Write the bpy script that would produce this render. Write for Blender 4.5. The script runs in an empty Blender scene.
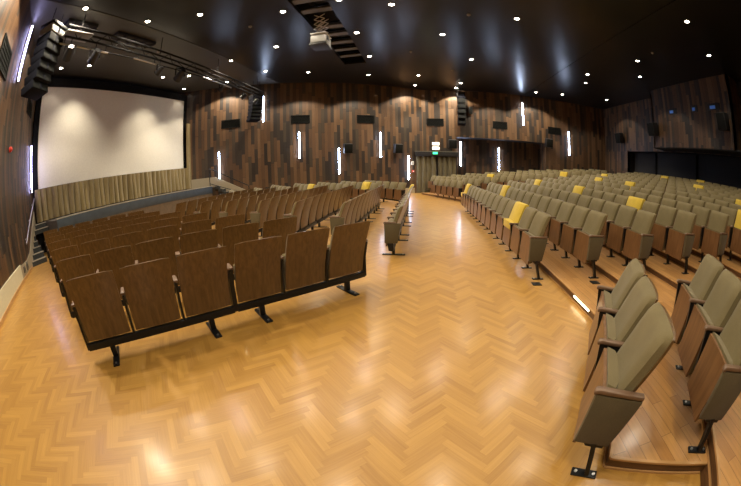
import bpy, bmesh, math, random
from mathutils import Vector, Matrix
random.seed(7)
S = bpy.context.scene
COL = S.collection
R = math.radians
PI = math.pi
H = 1.52                 # camera height
CEIL = 6.15
SL = 0.533               # flare of the fan-shaped side walls
YF, YN = 18.42, -2.62    # far / near side wall of the rear, straight half
YC = 7.9                 # hall axis

# ------------------------------------------------------------------ materials
def new_mat(name):
    m = bpy.data.materials.new(name); m.use_nodes = True
    nt = m.node_tree; nt.nodes.clear()
    out = nt.nodes.new('ShaderNodeOutputMaterial')
    b = nt.nodes.new('ShaderNodeBsdfPrincipled')
    nt.links.new(b.outputs[0], out.inputs[0])
    return m, nt, b
def N(nt, kind, **kw):
    n = nt.nodes.new(kind)
    for k, v in kw.items():
        if k.startswith('i_'):
            key = k[2:]
            n.inputs[int(key) if key.isdigit() else key].default_value = v
        else: setattr(n, k, v)
    return n
def math_n(nt, op, a, b=None, c=None):
    n = nt.nodes.new('ShaderNodeMath'); n.operation = op
    for i, v in enumerate((a, b, c)):
        if v is None: continue
        if isinstance(v, (int, float)): n.inputs[i].default_value = v
        else: nt.links.new(v, n.inputs[i])
    return n.outputs[0]
def ramp(nt, fac, stops, mode='LINEAR'):
    r = nt.nodes.new('ShaderNodeValToRGB'); cr = r.color_ramp; cr.interpolation = mode
    while len(cr.elements) < len(stops): cr.elements.new(0.5)
    for e, (p, c) in zip(cr.elements, stops):
        e.position = p; e.color = (c[0], c[1], c[2], 1)
    nt.links.new(fac, r.inputs[0]); return r.outputs[0]
def bump(nt, b, height, strength=.2, dist=.01):
    n = nt.nodes.new('ShaderNodeBump'); n.inputs['Strength'].default_value = strength; n.inputs['Distance'].default_value = dist
    nt.links.new(height, n.inputs['Height']); nt.links.new(n.outputs[0], b.inputs['Normal'])
def simple(name, col, rough=.5, metal=0., noise=.0, scale=20., spec=.5, bmp=0.):
    m, nt, b = new_mat(name)
    b.inputs['Roughness'].default_value = rough; b.inputs['Metallic'].default_value = metal
    b.inputs['Specular IOR Level'].default_value = spec
    tc = N(nt, 'ShaderNodeTexCoord'); no = N(nt, 'ShaderNodeTexNoise', i_Scale=scale, i_Detail=3.)
    nt.links.new(tc.outputs['Object'], no.inputs['Vector'])
    d = max(noise, .04)
    c = ramp(nt, no.outputs[0], [(.3, [x*(1-d) for x in col]), (.7, [min(1, x*(1+d)) for x in col])])
    nt.links.new(c, b.inputs['Base Color'])
    if bmp: bump(nt, b, no.outputs[0], bmp, .004)
    return m
def emit(name, col, strength):
    m, nt, b = new_mat(name)
    b.inputs['Base Color'].default_value = (*col, 1)
    b.inputs['Emission Color'].default_value = (*col, 1); b.inputs['Emission Strength'].default_value = strength
    return m
def fabric(name, col, scale=260.):
    m, nt, b = new_mat(name)
    tc = N(nt, 'ShaderNodeTexCoord'); no = N(nt, 'ShaderNodeTexNoise', i_Scale=scale, i_Detail=2.)
    lo = N(nt, 'ShaderNodeTexNoise', i_Scale=6., i_Detail=2.)
    nt.links.new(tc.outputs['Object'], no.inputs['Vector']); nt.links.new(tc.outputs['Object'], lo.inputs['Vector'])
    f = math_n(nt, 'ADD', math_n(nt, 'MULTIPLY', no.outputs[0], .6), math_n(nt, 'MULTIPLY', lo.outputs[0], .4))
    c = ramp(nt, f, [(.3, [x*.8 for x in col]), (.7, [x*1.15 for x in col])])
    nt.links.new(c, b.inputs['Base Color']); b.inputs['Roughness'].default_value = .9
    b.inputs['Specular IOR Level'].default_value = .2
    b.inputs['Sheen Weight'].default_value = .15
    bump(nt, b, no.outputs[0], .25, .002)
    return m
def wood(name, c0, c1, rough=.35, stretch=(40, 40, 3), coat=0.):
    m, nt, b = new_mat(name)
    tc = N(nt, 'ShaderNodeTexCoord'); mp = N(nt, 'ShaderNodeMapping'); mp.inputs['Scale'].default_value = stretch
    no = N(nt, 'ShaderNodeTexNoise', i_Scale=1., i_Detail=4., i_Distortion=.6)
    oi = N(nt, 'ShaderNodeObjectInfo')
    nt.links.new(tc.outputs['Object'], mp.inputs[0])
    ad = N(nt, 'ShaderNodeVectorMath', operation='ADD')
    nt.links.new(mp.outputs[0], ad.inputs[0]); nt.links.new(oi.outputs['Location'], ad.inputs[1])
    nt.links.new(ad.outputs[0], no.inputs['Vector'])
    c = ramp(nt, no.outputs[0], [(.3, c0), (.7, c1)])
    nt.links.new(c, b.inputs['Base Color']); b.inputs['Roughness'].default_value = rough
    b.inputs['Coat Weight'].default_value = coat; b.inputs['Coat Roughness'].default_value = .15
    return m
def wall_planks():
    m, nt, b = new_mat('wood_plank_cladding')
    uv = N(nt, 'ShaderNodeUVMap'); uv.uv_map = 'UVMap'
    sp = N(nt, 'ShaderNodeSeparateXYZ'); nt.links.new(uv.outputs[0], sp.inputs[0])
    u = math_n(nt, 'DIVIDE', sp.outputs[0], .165); col = math_n(nt, 'FLOOR', u)
    w1 = N(nt, 'ShaderNodeTexWhiteNoise', noise_dimensions='1D'); nt.links.new(col, w1.inputs['W'])
    ln = math_n(nt, 'MULTIPLY_ADD', w1.outputs[0], .9, .9)
    v = math_n(nt, 'ADD', math_n(nt, 'DIVIDE', sp.outputs[1], ln), math_n(nt, 'MULTIPLY', w1.outputs[0], 31.7))
    row = math_n(nt, 'FLOOR', v)
    cb = N(nt, 'ShaderNodeCombineXYZ'); nt.links.new(col, cb.inputs[0]); nt.links.new(row, cb.inputs[1])
    w2 = N(nt, 'ShaderNodeTexWhiteNoise', noise_dimensions='2D'); nt.links.new(cb.outputs[0], w2.inputs['Vector'])
    c = ramp(nt, w2.outputs[0], [(0., (.024, .017, .012)), (.16, (.052, .036, .022)), (.3, (.076, .04, .018)), (.5, (.116, .061, .027)), (.68, (.138, .077, .036)), (.84, (.092, .048, .022)), (.93, (.033, .023, .016))], 'CONSTANT')
    mp = N(nt, 'ShaderNodeMapping'); mp.inputs['Scale'].default_value = (60, 2.2, 1); nt.links.new(uv.outputs[0], mp.inputs[0])
    no = N(nt, 'ShaderNodeTexNoise', i_Scale=1., i_Detail=4.); nt.links.new(mp.outputs[0], no.inputs['Vector'])
    g = math_n(nt, 'MULTIPLY_ADD', no.outputs[0], .8, .6)
    fu = math_n(nt, 'FRACT', u); fv = math_n(nt, 'FRACT', v)
    gap = math_n(nt, 'MULTIPLY', math_n(nt, 'GREATER_THAN', fu, .05), math_n(nt, 'GREATER_THAN', fv, .012))
    g2 = math_n(nt, 'MULTIPLY', g, math_n(nt, 'MULTIPLY_ADD', gap, .75, .25))
    mx = N(nt, 'ShaderNodeMix', data_type='RGBA', blend_type='MULTIPLY'); mx.inputs[0].default_value = 1.
    nt.links.new(c, mx.inputs[6]); nt.links.new(g2, mx.inputs[7])
    nt.links.new(mx.outputs[2], b.inputs['Base Color'])
    b.inputs['Roughness'].default_value = .5
    bump(nt, b, math_n(nt, 'MULTIPLY', gap, w2.outputs[0]), .5, .02)
    return m
def parquet():
    m, nt, b = new_mat('oak_parquet')
    at = N(nt, 'ShaderNodeAttribute'); at.attribute_name = 'plank'
    ad = N(nt, 'ShaderNodeAttribute'); ad.attribute_name = 'turn'
    tc = N(nt, 'ShaderNodeTexCoord')
    def grain(rot):
        mp = N(nt, 'ShaderNodeMapping'); mp.vector_type = 'TEXTURE'
        mp.inputs['Rotation'].default_value = (0, 0, rot); mp.inputs['Scale'].default_value = (.35, .012, 1)
        nt.links.new(tc.outputs['Object'], mp.inputs[0])
        no = N(nt, 'ShaderNodeTexNoise', i_Scale=1., i_Detail=4.); nt.links.new(mp.outputs[0], no.inputs['Vector'])
        return no.outputs[0]
    g1, g2 = grain(R(45)), grain(R(-45))
    mx = N(nt, 'ShaderNodeMix', data_type='FLOAT'); nt.links.new(ad.outputs['Fac'], mx.inputs[0]); nt.links.new(g1, mx.inputs[2]); nt.links.new(g2, mx.inputs[3])
    f = math_n(nt, 'ADD', math_n(nt, 'MULTIPLY_ADD', at.outputs['Fac'], .32, .18), math_n(nt, 'MULTIPLY', mx.outputs[0], .5))
    c = ramp(nt, f, [(.12, (.225, .10, .017)), (.45, (.365, .185, .034)), (.75, (.46, .25, .051)), (1., (.54, .32, .078))])
    nt.links.new(c, b.inputs['Base Color'])
    b.inputs['Roughness'].default_value = .42
    b.inputs['Coat Weight'].default_value = .4; b.inputs['Coat Roughness'].default_value = .2
    return m
def boards():
    m, nt, b = new_mat('tier_boards')
    tc = N(nt, 'ShaderNodeTexCoord')
    br = N(nt, 'ShaderNodeTexBrick'); br.offset = .37
    br.inputs['Color1'].default_value = (.50, .27, .09, 1); br.inputs['Color2'].default_value = (.36, .175, .052, 1); br.inputs['Mortar'].default_value = (.16, .075, .025, 1)
    br.inputs['Scale'].default_value = 1.; br.inputs['Brick Width'].default_value = .9; br.inputs['Row Height'].default_value = .11; br.inputs['Mortar Size'].default_value = .002
    mp = N(nt, 'ShaderNodeMapping'); mp.inputs['Rotation'].default_value = (0, 0, R(90))
    nt.links.new(tc.outputs['Object'], mp.inputs[0]); nt.links.new(mp.outputs[0], br.inputs['Vector'])
    m2 = N(nt, 'ShaderNodeMapping'); m2.inputs['Scale'].default_value = (40, 2, 1); nt.links.new(tc.outputs['Object'], m2.inputs[0])
    no = N(nt, 'ShaderNodeTexNoise', i_Scale=1., i_Detail=4.); nt.links.new(m2.outputs[0], no.inputs['Vector'])
    mx = N(nt, 'ShaderNodeMix', data_type='RGBA', blend_type='MULTIPLY'); mx.inputs[0].default_value = 1.
    nt.links.new(br.outputs[0], mx.inputs[6]); nt.links.new(math_n(nt, 'MULTIPLY_ADD', no.outputs[0], .6, .7), mx.inputs[7])
    nt.links.new(mx.outputs[2], b.inputs['Base Color'])
    b.inputs['Roughness'].default_value = .32; b.inputs['Coat Weight'].default_value = .3; b.inputs['Coat Roughness'].default_value = .15
    return m
def ceiling_mat():
    m, nt, b = new_mat('dark_ceiling_panel')
    tc = N(nt, 'ShaderNodeTexCoord'); no = N(nt, 'ShaderNodeTexNoise', i_Scale=.5, i_Detail=1.)
    nt.links.new(tc.outputs['Object'], no.inputs['Vector'])
    c = ramp(nt, no.outputs[0], [(.3, (.009, .0088, .008)), (.7, (.014, .0135, .0125))])
    nt.links.new(c, b.inputs['Base Color']); b.inputs['Roughness'].default_value = .3
    b.inputs['Specular IOR Level'].default_value = .3
    return m
def curtain_mat(name, c0, c1):
    m, nt, b = new_mat(name)
    tc = N(nt, 'ShaderNodeTexCoord'); mp = N(nt, 'ShaderNodeMapping'); mp.inputs['Scale'].default_value = (8, 8, 1.5)
    nt.links.new(tc.outputs['Object'], mp.inputs[0])
    no = N(nt, 'ShaderNodeTexNoise', i_Scale=1., i_Detail=3.); nt.links.new(mp.outputs[0], no.inputs['Vector'])
    nt.links.new(ramp(nt, no.outputs[0], [(.3, c0), (.7, c1)]), b.inputs['Base Color'])
    b.inputs['Roughness'].default_value = .75; b.inputs['Sheen Weight'].default_value = .3
    return m
M = dict(
    planks=wall_planks(), floor=parquet(), boards=boards(), ceil=ceiling_mat(),
    shell=wood('seat_plywood', (.088, .047, .0165), (.152, .086, .031), .3, (30, 30, 2.2), .15),
    pan=wood('pan_plywood', (.12, .055, .020), (.20, .10, .038), .35, (30, 30, 2.2), .1),
    arm=wood('armrest_beech', (.125, .072, .042), (.19, .118, .072), .4, (50, 4, 50)),
    riser=wood('riser_wood', (.075, .034, .013), (.14, .066, .025), .4, (5, 5, 40)),
    nosing=wood('nosing_oak', (.40, .22, .08), (.52, .30, .12), .35, (5, 5, 30)),
    olive=fabric('olive_upholstery', (.152, .121, .055)),
    panel=fabric('dark_olive_panel', (.094, .074, .036)),
    yellow=fabric('yellow_cover', (.56, .40, .05)),
    black=simple('black_steel', (.018, .019, .021), .38, .6),
    dark=simple('black_plastic', (.014, .014, .015), .5),
    steel=simple('bright_steel', (.5, .5, .5), .3, .9),
    screen=simple('screen_white', (.78, .75, .66), .9, spec=.1),
    blackcloth=simple('black_cloth', (.008, .008, .009), .95, spec=.1),
    stageblue=simple('stage_fascia_blue', (.045, .06, .075), .6, noise=.15, scale=4),
    stagebrown=simple('stage_apron_brown', (.12, .085, .05), .7, noise=.2, scale=5),
    stagetop=simple('stage_boards', (.16, .14, .11), .6),
    carpet=simple('dark_step_carpet', (.035, .037, .036), .9),
    edge=simple('step_edging', (.38, .34, .27), .5),
    pale=simple('pale_skirting', (.62, .59, .42), .5),
    beige=simple('beige_panel', (.34, .29, .2), .6),
    grey=simple('grey_cabinet', (.22, .215, .20), .5),
    array=simple('speaker_grille', (.009, .010, .016), .85, spec=.12),
    vent=simple('vent_black', (.010, .011, .010), .8, spec=.15),
    red=simple('alarm_red', (.55, .04, .025), .4),
    white=simple('white_plastic', (.75, .74, .70), .4),
    dull=simple('dull_white_plastic', (.30, .28, .24), .5),
    blackwall=simple('black_wall', (.013, .013, .015), .8),
    curt=curtain_mat('olive_curtain', (.085, .066, .024), (.115, .09, .034)),
    goldcurt=curtain_mat('gold_curtain', (.19, .138, .05), (.25, .185, .072)),
    led=emit('led_tube', (.60, .72, 1.), 50.),
    ledcool=emit('led_tube_violet', (.56, .52, 1.), 34.),
    lens=emit('downlight_lens', (1., .90, .74), 40.),
    step=emit('step_light_lens', (1., .85, .55), 9.),
    green=emit('exit_green', (.05, .85, .35), 2.2),
    lampw=emit('lit_panel', (1., .93, .75), 3.),
    blue=emit('projection_port_glow', (.10, .28, .85), .09),
    ceilfront=simple('screenlit_front_ceiling', (.052, .050, .042), .5),  # lighter than the other ceiling panels: the screen's light is painted in
    truss=simple('truss_black', (.009, .009, .009), .7, spec=.25),
    zinc=simple('bracket_zinc', (.16, .15, .125), .5, .4),
)

for k in ('lens', 'green', 'lampw', 'blue'): M[k].cycles.emission_sampling = 'NONE'
# ------------------------------------------------------------------ mesh building
class MB:
    def __init__(s): s.bm = bmesh.new(); s.mats = []
    def mi(s, m):
        if m not in s.mats: s.mats.append(m)
        return s.mats.index(m)
    def add(s, verts, faces, m, T=None):
        k = s.mi(m)
        vs = [s.bm.verts.new(T @ Vector(v) if T else v) for v in verts]
        for f in faces:
            try: fc = s.bm.faces.new([vs[i] for i in f]); fc.material_index = k; fc.smooth = True
            except ValueError: pass
        return vs
    def box(s, c, d, m, bev=0., T=None, seg=2):
        b = bmesh.new(); bmesh.ops.create_cube(b, size=1.)
        for v in b.verts: v.co = Vector((v.co.x*d[0]+c[0], v.co.y*d[1]+c[1], v.co.z*d[2]+c[2]))
        if bev > 0: bmesh.ops.bevel(b, geom=list(b.edges), offset=bev, segments=seg, profile=.5, affect='EDGES')
        b.verts.index_update()
        s.add([v.co.copy() for v in b.verts], [[v.index for v in f.verts] for f in b.faces], m, T); b.free()
    def bb(s, x0, x1, y0, y1, z0, z1, m, bev=0.):
        s.box(((x0+x1)/2, (y0+y1)/2, (z0+z1)/2), (abs(x1-x0), abs(y1-y0), abs(z1-z0)), m, bev)
    def tube(s, p, q, r, m, n=10, r2=None):
        p, q = Vector(p), Vector(q); r2 = r if r2 is None else r2
        d = (q-p).normalized(); a = d.orthogonal().normalized(); b = d.cross(a)
        vs = [p+(a*math.cos(2*PI*i/n)+b*math.sin(2*PI*i/n))*r for i in range(n)] + [q+(a*math.cos(2*PI*i/n)+b*math.sin(2*PI*i/n))*r2 for i in range(n)]
        s.add(vs, [[i, (i+1) % n, n+(i+1) % n, n+i] for i in range(n)]+[list(range(n))[::-1], list(range(n, 2*n))], m)
    def prism(s, poly, axis, a, b, m, bev=0.):
        # poly in the two other axes, extruded along axis from a to b
        def P(u, v, w): return {'x': (w, u, v), 'y': (u, w, v), 'z': (u, v, w)}[axis]
        n = len(poly); B = bmesh.new()
        lo = [B.verts.new(P(u, v, a)) for u, v in poly]; hi = [B.verts.new(P(u, v, b)) for u, v in poly]
        B.faces.new(lo[::-1]); B.faces.new(hi)
        for i in range(n): B.faces.new([lo[i], lo[(i+1) % n], hi[(i+1) % n], hi[i]])
        bmesh.ops.recalc_face_normals(B, faces=B.faces)
        if bev: bmesh.ops.bevel(B, geom=list(B.edges), offset=bev, segments=2, profile=.5, affect='EDGES')
        B.verts.index_update()
        s.add([v.co.copy() for v in B.verts], [[v.index for v in f.verts] for f in B.faces], m); B.free()
    def bar(s, p, q, w, h, m):
        p, q = Vector(p), Vector(q); d = q-p; L = d.length; d.normalize()
        up = Vector((0, 0, 1)) if abs(d.z) < .95 else Vector((1, 0, 0))
        a = d.cross(up).normalized(); b = a.cross(d)
        T = Matrix((a, d, b)).transposed().to_4x4(); T.translation = (p+q)/2
        s.box((0, 0, 0), (w, L, h), m, T=T)
    def mesh(s, name, ang=38):
        me = bpy.data.meshes.new(name)
        bmesh.ops.recalc_face_normals(s.bm, faces=s.bm.faces)
        s.bm.to_mesh(me); s.bm.free()
        for m in s.mats: me.materials.append(m)
        me.set_sharp_from_angle(angle=R(ang))
        return me
    def build(s, name, parent=None, loc=None, rz=0.):
        o = bpy.data.objects.new(name, s.mesh(name)); COL.objects.link(o)
        if parent: o.parent = parent
        if loc is not None: o.location = loc
        if rz: o.rotation_euler.z = rz
        return o
def part(name, me, parent):
    o = bpy.data.objects.new(name, me); COL.objects.link(o); o.parent = parent; return o
def tag(o, label, cat, group=None, kind=None):
    o['label'] = label; o['category'] = cat
    if group: o['group'] = group
    if kind: o['kind'] = kind
    return o
def struct(o): o['kind'] = 'structure'; return o
def empty(name, loc, rz, label, cat, group=None):
    o = bpy.data.objects.new(name, None); COL.objects.link(o); o.empty_display_size = .1
    o.location = loc; o.rotation_euler.z = rz
    return tag(o, label, cat, group)
ORD = ['zeroth', 'first', 'second', 'third', 'fourth', 'fifth', 'sixth', 'seventh', 'eighth', 'ninth', 'tenth', 'eleventh', 'twelfth', 'thirteenth', 'fourteenth', 'fifteenth', 'sixteenth',
       'seventeenth', 'eighteenth', 'nineteenth', 'twentieth', 'twenty-first', 'twenty-second', 'twenty-third', 'twenty-fourth', 'twenty-fifth', 'twenty-sixth', 'twenty-seventh', 'twenty-eighth']

def farwall(x): return YF + min(0, x)*SL
def nearwall(x): return YN - min(0, x)*SL

# ------------------------------------------------------------------ floor (herringbone parquet, every plank a face)
def make_floor():
    L, W = .318, .053
    n = 6
    vs, fs, tone, turn = [], [], [], []
    c45 = math.sqrt(.5)
    def inside(x, y):
        return -12.0 < x < 2.6 and nearwall(x)-.5 < y < farwall(x)+.3 and not (x > 2.35 and 0 < y < 17)
    # classic herringbone: horizontal L x W at (i*W + j*2L.., ...), vertical W x L beside it; turned 45 degrees
    rng = random.Random(3)
    K = 560
    for j in range(-80, 80):
        for i in range(-K, K):
            ox = i*W + j*2*L; oy = i*W
            for q in (0, 1):
                if q == 0: x0, y0, x1, y1 = ox, oy, ox+L, oy+W
                else: x0, y0, x1, y1 = ox+L, oy+W-L, ox+L+W, oy+W   # upright beside the tip
                cx, cy = (x0+x1)/2, (y0+y1)/2
                X, Y = (cx-cy)*c45, (cx+cy)*c45+4
                if not inside(X, Y): continue
                g = .0007
                k = len(vs)
                for (a, b) in ((x0+g, y0+g), (x1-g, y0+g), (x1-g, y1-g), (x0+g, y1-g)):
                    vs.append(((a-b)*c45, (a+b)*c45+4, 0.))
                fs.append((k, k+1, k+2, k+3)); tone.append(rng.random()); turn.append(float(q))
    k = len(vs)
    for p in ((-12.5, -4.5), (13.6, -4.5), (13.6, 20), (-12.5, 20)): vs.append((p[0], p[1], -.004))
    fs.append((k, k+1, k+2, k+3)); tone.append(.1); turn.append(0.)
    me = bpy.data.meshes.new('floor'); me.from_pydata(vs, [], fs)
    a = me.attributes.new('plank', 'FLOAT', 'FACE'); a.data.foreach_set('value', tone)
    a = me.attributes.new('turn', 'FLOAT', 'FACE'); a.data.foreach_set('value', turn)
    me.materials.append(M['floor']); me.update()
    o = bpy.data.objects.new('floor', me); COL.objects.link(o); struct(o)
make_floor()

# ------------------------------------------------------------------ walls
def wall_obj(name, quads, m, thick=.12, parent=None):
    """quads: list of (p0, p1, z0, z1) with p0->p1 running so that the room is on the left; UV in metres"""
    vs, fs, uvs = [], [], []
    run = 0.
    for (p0, p1, z0, z1) in quads:
        p0, p1 = Vector((*p0, 0)), Vector((*p1, 0)); L = (p1-p0).length
        d = (p1-p0)/L; nrm = Vector((d.y, -d.x, 0))*thick
        k = len(vs)
        for p in (p0, p1, p1+nrm, p0+nrm):
            for z in (z0, z1): vs.append((p.x, p.y, z))
        Q = [((0, 2, 3, 1), (0, L)), ((6, 4, 5, 7), (0, L)), ((2, 4, 5, 3), (0, thick)), ((6, 0, 1, 7), (0, thick)), ((0, 6, 4, 2), None), ((1, 3, 5, 7), None)]
        for f, uu in Q:
            fs.append([k+i for i in f])
            if uu: uvs += [(run+uu[0], z0), (run+uu[1], z0), (run+uu[1], z1), (run+uu[0], z1)]
            else:
                for i in f: v = vs[k+i]; t = (Vector(v)-p0); uvs.append((run+t.dot(d), z0+t.dot(nrm)/thick))
        run += L
    me = bpy.data.meshes.new(name); me.from_pydata(vs, [], fs)
    ul = me.uv_layers.new(name='UVMap')
    for i, u in enumerate(uvs): ul.data[i].uv = u
    me.materials.append(m); me.update()
    o = bpy.data.objects.new(name, me); COL.objects.link(o)
    if parent: o.parent = parent
    else: struct(o)
    return o
XB = 12.25
# near side wall (camera side), runs from the back to the screen corner
wall_obj('wall_left', [((-12, nearwall(-12)), (0, YN), 0, CEIL+.3), ((0, YN), (XB+.9, YN), 0, CEIL+.3)], M['planks'])
# far side wall: fan part, straight rear part, overhang over a recess
RX0, RX1, RZ = 1.98, 7.6, 3.3
wall_obj('wall_right', [((0, YF), (-12, farwall(-12)), 0, CEIL+.3), ((RX0, YF), (0, YF), 0, CEIL+.3), ((RX1, YF), (RX0, YF), RZ, CEIL+.3),
                        ((XB+.9, YF), (RX1, YF), 0, CEIL+.3), ((RX1+.02, YF+1.1), (RX0-.02, YF+1.1), 0, RZ+.1),
                        ((RX0, YF+1.1), (RX0, YF+.1), 0, RZ), ((RX1, YF+.1), (RX1, YF+1.1), 0, RZ)], M['planks'])
mb = MB(); mb.bb(RX0, RX1, YF+.1, YF+1.15, RZ, RZ+.1, M['blackwall']); struct(mb.build('ceiling_recess'))
# back wall: clad strip, black curtain wall, projection booth
wall_obj('wall_back', [((XB, YN-.1), (XB, YF+.1), 3.3, CEIL+.3), ((XB, 15.6), (XB, YF+.1), 0, 3.3)], M['planks'])
wall_obj('wall_rear', [((XB+.55, YN-.1), (XB+.55, 15.7), 0, 3.35), ((XB+.6, 15.6), (XB, 15.6), 0, 3.35)], M['blackwall'])
mb = MB()
for k, (y0, y1, d) in enumerate(((13.4, 15.5, .05), (10.0, 13.1, .1), (9.3, 6.2, .02), (6.0, 2.0, .08))):
    mb.bb(XB+.5-d, XB+.54, y0, y1, .9, 3.28, M['blackwall'], .01)
struct(mb.build('trim_panels'))
mb = MB(); mb.bb(11.3, XB+.6, -2.5, 12.05, 3.32, 3.36, M['blackwall']); struct(mb.build('ceiling_booth_soffit'))
wall_obj('wall_booth', [((11.3, 6.42), (11.3, 12.02), 3.34, CEIL+.3), ((11.3, 12.02), (XB+.05, 12.02), 3.34, CEIL+.3), ((XB+.05, 6.42), (11.3, 6.42), 3.34, CEIL+.3)], M['planks'])
# front wall behind the screen
wall_obj('wall_front', [((-11.78, 14.2), (-11.78, 1.5), 0, CEIL+.3)], M['blackwall'])
# ceiling panels with a long open slot and seams
mb = MB()
SX0, SX1, SY0, SY1 = -3.2, -2.26, 1.5, 13.1
for (x0, x1, y0, y1, z) in ((-12.2, -7.0, -4.6, 20, CEIL), (-6.995, SX0, -4.6, 20, CEIL+.012), (SX0, SX1, -4.6, SY0, CEIL), (SX0, SX1, SY1, 20, CEIL), (SX1, -1.407, -4.6, 20, CEIL),
                            (-1.40, 3.66, -4.6, 20, CEIL-.03), (3.665, 6.24, -4.6, 20, CEIL-.015), (6.246, 13.4, -4.6, 20, CEIL-.03)):
    mb.bb(x0, x1, y0, y1, z, z+.15, M['ceilfront' if x1 < -6.9 else 'ceil'])
mb.bb(SX0-.3, SX1+.3, SY0-.3, SY1+.3, CEIL+1.1, CEIL+1.2, M['blackwall'])
for (x0, x1, y0, y1) in ((SX0-.3, SX0-.2, SY0-.3, SY1+.3), (SX1+.2, SX1+.3, SY0-.3, SY1+.3), (SX0-.3, SX1+.3, SY0-.3, SY0-.2), (SX0-.3, SX1+.3, SY1+.2, SY1+.3)):
    mb.bb(x0, x1, y0, y1, CEIL+.1, CEIL+1.2, M['blackwall'])
struct(mb.build('ceiling'))

# skirting on the near wall, sloped skirting beside the stage stairs
def along(fn, x, off, z): return (x, fn(x)+off, z)
def wall_strip(name, fn, sgn, pts, m, t=.03):
    """pts: (x, z0, z1) along a side wall, thickness t into the room"""
    mb = MB(); vs = []; fs = []
    for x, z0, z1 in pts:
        for off in (0, t*sgn):
            for z in (z0, z1): vs.append((x, fn(x)+off, z))
    for i in range(len(pts)-1):
        a, b = i*4, i*4+4
        fs += [[a+2, b+2, b+3, a+3], [a+3, b+3, b+1, a+1], [a+2, a, b, b+2]]
    fs += [[0, 2, 3, 1], [len(vs)-4, len(vs)-3, len(vs)-1, len(vs)-2]]
    mb.add(vs, fs, m)
    return struct(mb.build(name))
wall_strip('baseboard_left', nearwall, 1, [(0, 0, .42), (-8.25, 0, .40)], M['pale'])
wall_strip('baseboard_left.001', nearwall, 1, [(-8.25, 0, .36), (-9.2, 0, .32), (-9.75, 0, .42), (-11.4, 1., 1.45)], M['beige'])
wall_strip('trim_skirting', nearwall, 1, [(0, 0, .07), (-9.6, 0, .07)], M['nosing'], .06)
wall_strip('baseboard_right', farwall, -1, [(-11.4, 1.0, 1.5), (-10, 1.0, 1.5), (-8.2, 0, .45), (-7.2, 0, .3), (-.45, 0, .3)], M['beige'])

# ------------------------------------------------------------------ stage, screen, stage stairs
st = empty('stage', (-10.9, YC, 0), 0, 'low stage under the big screen with a dark blue fascia', 'stage')
def loc(mb, name, par):
    o = mb.build(name, par); o.location = -Vector(par.location); return o
mb = MB(); mb.prism([(-10.02, 3.95), (-10.02, 12.5), (-11.75, 12.15), (-11.75, 3.95)], 'z', 0, 1.03, M['stagetop']); loc(mb, 'platform', st)
mb = MB(); mb.bb(-10.02, -9.98, 3.92, 12.75, .72, 1.05, M['stageblue'], .006); loc(mb, 'fascia', st)
mb = MB(); mb.bb(-10.05, -9.965, 3.92, 12.78, 1.05, 1.075, M['edge'], .006); loc(mb, 'edge_strip', st)
mb = MB(); mb.bb(-10.018, -9.995, 3.92, 12.75, 0, .72, M['stagebrown']); loc(mb, 'apron', st)
sc_ = empty('cinema_screen', (-11.42, YC, 2.1), 0, 'large white cinema screen with black surround above the stage', 'screen')
mb = MB()
ny, nz = 24, 6; vs = []
for i in range(ny+1):
    for k in range(nz+1):
        y = 3.74+(12.16-3.74)*i/ny; vs.append((-11.42, y, 2.13+(5.64-2.13)*k/nz))
mb.add(vs, [[i*(nz+1)+k, (i+1)*(nz+1)+k, (i+1)*(nz+1)+k+1, i*(nz+1)+k+1] for i in range(ny) for k in range(nz)], M['screen'])
mb.bb(-11.45, -11.425, 3.74, 12.16, 2.13, 5.64, M['blackcloth'])
loc(mb, 'screen_surface', sc_)
mb = MB()
mb.bb(-11.5, -11.37, 3.5, 12.35, 5.64, 5.95, M['blackcloth']); mb.bb(-11.5, -11.37, 3.5, 3.74, 2.1, 5.7, M['blackcloth']); mb.bb(-11.5, -11.37, 12.16, 12.45, 1.06, 5.7, M['blackcloth'])
mb.bb(-11.5, -11.38, 3.5, 12.3, 2.09, 2.13, M['blackcloth'])
loc(mb, 'black_surround', sc_)

def curtain(name, p0, p1, z0, z1, m, label, cat='curtain', pleat=.16, amp=.045, group=None, loose=.0):
    p0, p1 = Vector((*p0, 0)), Vector((*p1, 0)); L = (p1-p0).length; d = (p1-p0)/L; nr = Vector((d.y, -d.x, 0))
    n = int(L/pleat*12); vs = []; nzs = 6; rr = random.Random(len(label)); ph = [rr.uniform(-.9, .9) for _ in range(n//12+3)]
    am = [rr.uniform(.6, 1.3) for _ in range(n//12+3)]
    for side in (0, 1):
        for i in range(n+1):
            t = i/n; a = t*L/pleat
            for k in range(nzs+1):
                v = k/nzs; q = int(a)
                f = (abs(math.sin(PI*(a+.12*ph[q]*math.sin(PI*(a % 1)))))**.55)*amp*1.5*am[q]*(1.15-.4*v)-amp*.5 + math.sin(a*1.7+v*2)*loose
                p = p0+d*(t*L)+nr*(f+.012*side)
                vs.append((p.x, p.y, z0+(z1-z0)*v))
    q = (n+1)*(nzs+1); fs = []
    for s_ in (0, 1):
        for i in range(n):
            for k in range(nzs):
                a = s_*q+i*(nzs+1)+k; f = [a, a+nzs+1, a+nzs+2, a+1]; fs.append(f if s_ else f[::-1])
    for i in range(n):
        for k in (0, nzs): a = i*(nzs+1)+k; fs.append([a, a+nzs+1, a+nzs+1+q, a+q])
    for k in range(nzs):
        for i in (0, n): a = i*(nzs+1)+k; fs.append([a, a+1, a+1+q, a+q])
    mb = MB(); mb.add(vs, fs, m); o = mb.build(name); return tag(o, label, cat, group)
curtain('stage_curtain', (-11.33, 3.55), (-11.33, 12.2), 1.07, 2.12, M['goldcurt'], 'pleated gold brown curtain hanging below the big cinema screen', pleat=.26, amp=.1, loose=.03)
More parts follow.
